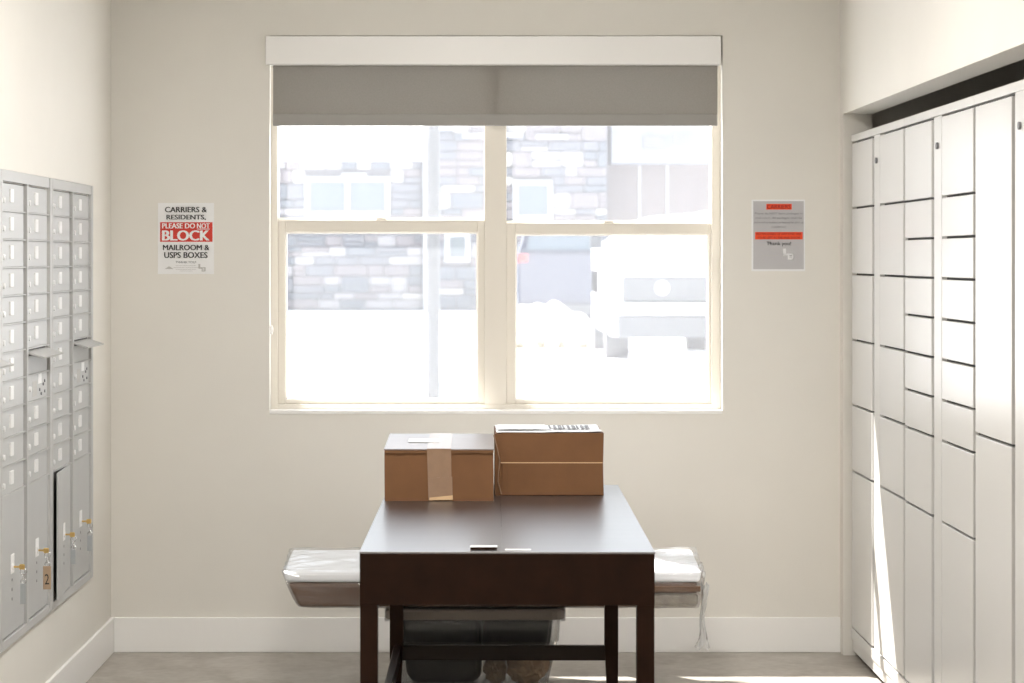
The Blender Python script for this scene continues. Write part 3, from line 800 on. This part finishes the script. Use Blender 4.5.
# lamp post
p0 = at(433.5, 258, 15.0)
t = thing('lamp_post', 'grey metal lamp post rising behind the left lower pane', 'lamp post', (p0.x, 15, 0))
b = bmesh.new(); tube(b, (p0.x, 15, 0), (p0.x, 15, 6.5), .072, .055, 16); obj('pole', b, M['polegrey'], t, smooth=False)
b = bmesh.new(); bx(b, p0.x - .14, p0.x + .14, 14.86, 15.14, -.04, .05, .01); obj('base_plate', b, M['polegrey'], t)
b = bmesh.new(); bx(b, p0.x - .05, p0.x + .75, 14.93, 15.07, 6.45, 6.58, .02); obj('lamp_head', b, M['polegrey'], t)
# snow bank with dry grass
yb = 33.0
bnk = bmesh.new(); bmesh.ops.create_grid(bnk, x_segments=60, y_segments=24, size=1)
xa, xb = X_(486, yb), X_(616, yb)
for v in bnk.verts:
    u, q = v.co.x, v.co.y
    e = max(0, 1 - abs(u) ** 3) * max(0, 1 - q * q)
    v.co = ((xa + xb) / 2 + u * (xb - xa) / 2, yb + q * 2.2, -.12 + e * (.80 + .25 * noise.noise(Vector((u * 4, q * 2, 3))) - .22 * u))
tag(obj('snow_bank', bnk, M['snowdirt'], loc=((xa + xb) / 2, yb, 0), smooth=True), 'ploughed snow bank in front of the dark parked vehicle', 'snow bank')
for i, (px, py, r_) in enumerate(((520, 322, .09), (541, 330, .15), (583, 326, .07), (562, 336, .09))):
    p = at(px, py, yb - 2.3)
    b = bmesh.new(); rr = random.Random(20 + i)
    for j in range(26):
        a = rr.uniform(0, 6.28); l_ = r_ * rr.uniform(.6, 1.5); th = rr.uniform(.1, .8)
        q = Vector((math.cos(a) * math.sin(th), math.sin(a) * math.sin(th), math.cos(th))) * l_
        base = Vector((p.x + rr.uniform(-.08, .08), yb - 2.3, -.02)); tube(b, base, base + q * 2, .012, .004, 4)
    tag(obj('dry_grass_tuft', b, M['shrub'], loc=(p.x, yb - 2.3, 0)), ['dry grass tuft at the left foot of the snow bank', 'largest dry grass tuft in front of the snow bank', 'dry grass tuft nearest the white vehicle', 'low dry grass tuft right of the largest one'][i], 'grass', 'dry grass tufts by the snow bank')
# low snow ridge in front of right wing
yr = 48.0
bnk = bmesh.new(); bmesh.ops.create_grid(bnk, x_segments=70, y_segments=12, size=1)
xa, xb = X_(596, yr), X_(800, yr)
for v in bnk.verts:
    u, q = v.co.x, v.co.y
    top = 1.576 + (258 - (208 - 10 * u + 3 * noise.noise(Vector((u * 9, 0, 1))))) * (yr + 9) / F
    e = max(0, 1 - abs(u) ** 8) * max(0, 1 - q * q) ** .6
    v.co = ((xa + xb) / 2 + u * (xb - xa) / 2, yr + q * 3, -.12 + e * top)
tag(obj('snow_ridge', bnk, M['snow'], loc=((xa + xb) / 2, yr, 0), smooth=True), 'high white snow pile below the pinkish building wing', 'snow pile')

def wheel(parent, x, y, z, r, wd, hubm):
    b = bmesh.new(); tube(b, (x - wd / 2, y, z), (x + wd / 2, y, z), r, n=24); wl = obj('wheel', b, M['rubber'], parent)
    b = bmesh.new(); tube(b, (x - wd / 2 - .01, y, z), (x + wd / 2 + .01, y, z), r * .6, n=16); obj('hub', b, hubm, wl)
# white pickup facing the window
yv = 26.0
cxv = X_(672, yv); k = (yv + DIST) / F
def vz(py): return Z_(py, yv)
t = thing('pickup_truck', 'white pickup truck facing the window with dark grille and round emblem', 'truck', (cxv, yv + 2.6, 0))
hw = .97
b = bmesh.new()
bx(b, cxv - hw, cxv + hw, yv + .10, yv + 5.4, vz(337), vz(268), .06); bx(b, cxv - hw + .05, cxv + hw - .05, yv + .06, yv + 1.7, vz(275), vz(243), .10, 3)
bx(b, cxv - hw, cxv + hw, yv + 3.2, yv + 5.4, vz(300), vz(240), .05)
obj('body', b, M['carwhite'], t)
b = bmesh.new()
hexa(b, [(cxv - hw + .06, yv + 1.3, vz(244)), (cxv + hw - .06, yv + 1.3, vz(244)), (cxv + hw - .06, yv + 3.3, vz(244)), (cxv - hw + .06, yv + 3.3, vz(244))],
     [(cxv - .70, yv + 2.0, vz(229)), (cxv + .70, yv + 2.0, vz(229)), (cxv + .70, yv + 3.2, vz(229)), (cxv - .70, yv + 3.2, vz(229))])
obj('cab', b, M['carwhite'], t)
b = bmesh.new()
def wsp(u, q): # point on windscreen plane
    z = vz(244) + (vz(229) - vz(244)) * q; y = yv + 1.3 + .7 * q - .012; h_ = (hw - .06) + (.70 - hw + .06) * q
    return (cxv + u * h_, y, z)
hexa(b, [wsp(-.88, .1), wsp(.88, .1), wsp(.88, .9), wsp(-.88, .9)], [tuple(Vector(wsp(u, q)) + Vector((0, .03, 0))) for u, q in ((-.88, .1), (.88, .1), (.88, .9), (-.88, .9))])
obj('windscreen', b, M['cargl'], t)
gx0, gx1 = X_(623, yv), 2 * cxv - X_(623, yv)
gr = obj('grille', box(gx0, gx1, yv + .0, yv + .14, vz(302), vz(277), bev=.03), M['grille'], t)
b = bmesh.new(); tube(b, (X_(662, yv), yv + .02, vz(288)), (X_(662, yv), yv - .03, vz(288)), 7.2 * k, n=24); obj('emblem', b, M['carwhite'], gr)
obj('bumper', box(cxv - hw - .02, cxv + hw + .02, yv - .12, yv + .2, vz(315), vz(303), bev=.03), M['carwhite'], t)
obj('lower_bumper', box(X_(618, yv), 2 * cxv - X_(618, yv), yv - .06, yv + .2, vz(338), vz(316), bev=.03), M['grille'], t)
for s_ in (-1, 1):
    b = bmesh.new(); bx(b, cxv + s_ * (hw - .14) - .11, cxv + s_ * (hw - .14) + .11, yv + .02, yv + .2, vz(276), vz(266), .02); obj('headlight', b, M['plate'], t)
    b = bmesh.new(); bx(b, cxv + s_ * (hw + .13) - .1, cxv + s_ * (hw + .13) + .1, yv + 1.5, yv + 1.6, vz(248), vz(232), .02); obj('mirror', b, M['grille'], t)
    wheel(t, cxv + s_ * (hw - .16), yv + .85, .355, .385, .36, M['polegrey']); wheel(t, cxv + s_ * (hw - .16), yv + 4.3, .355, .385, .36, M['polegrey'])
# dark vehicle seen from behind over the snow bank
yv2 = 38.0; c2 = X_(560, yv2); k2 = (yv2 + DIST) / F
def v2(py): return Z_(py, yv2)
t = thing('dark_car', 'dark blue grey sport utility vehicle parked behind the snow bank', 'car', (c2, yv2 + 2.3, 0))
hw2 = .90
obj('body', box(c2 - hw2, c2 + hw2, yv2, yv2 + 4.6, .34, v2(252), bev=.09), M['cardk'], t)
b = bmesh.new()
hexa(b, [(c2 - hw2 + .05, yv2 + .02, v2(253)), (c2 + hw2 - .05, yv2 + .02, v2(253)), (c2 + hw2 - .05, yv2 + 3.2, v2(253)), (c2 - hw2 + .05, yv2 + 3.2, v2(253))],
     [(c2 - .68, yv2 + .35, v2(226)), (c2 + .68, yv2 + .35, v2(226)), (c2 + .68, yv2 + 2.5, v2(226)), (c2 - .68, yv2 + 2.5, v2(226))])
obj('cabin', b, M['cardk'], t)
b = bmesh.new()
hexa(b, [(c2 - .70, yv2 + .03, v2(250)), (c2 + .70, yv2 + .03, v2(250)), (c2 + .58, yv2 + .28, v2(230)), (c2 - .58, yv2 + .28, v2(230))],
     [(c2 - .70, yv2 + .08, v2(250)), (c2 + .70, yv2 + .08, v2(250)), (c2 + .58, yv2 + .33, v2(230)), (c2 - .58, yv2 + .33, v2(230))])
obj('rear_window', b, M['cargl'], t)
for s_ in (-1, 1):
    obj('tail_light', box(c2 + s_ * (hw2 - .12) - .11, c2 + s_ * (hw2 - .12) + .11, yv2 - .02, yv2 + .1, v2(262), v2(254), bev=.01), M['taillight'], t)
    wheel(t, c2 + s_ * (hw2 - .14), yv2 + .9, .30, .34, .24, M['polegrey']); wheel(t, c2 + s_ * (hw2 - .14), yv2 + 3.7, .30, .34, .24, M['polegrey'])
obj('rear_bumper', box(c2 - hw2 - .01, c2 + hw2 + .01, yv2 - .1, yv2 + .15, .38, .62, bev=.03), M['grille'], t)
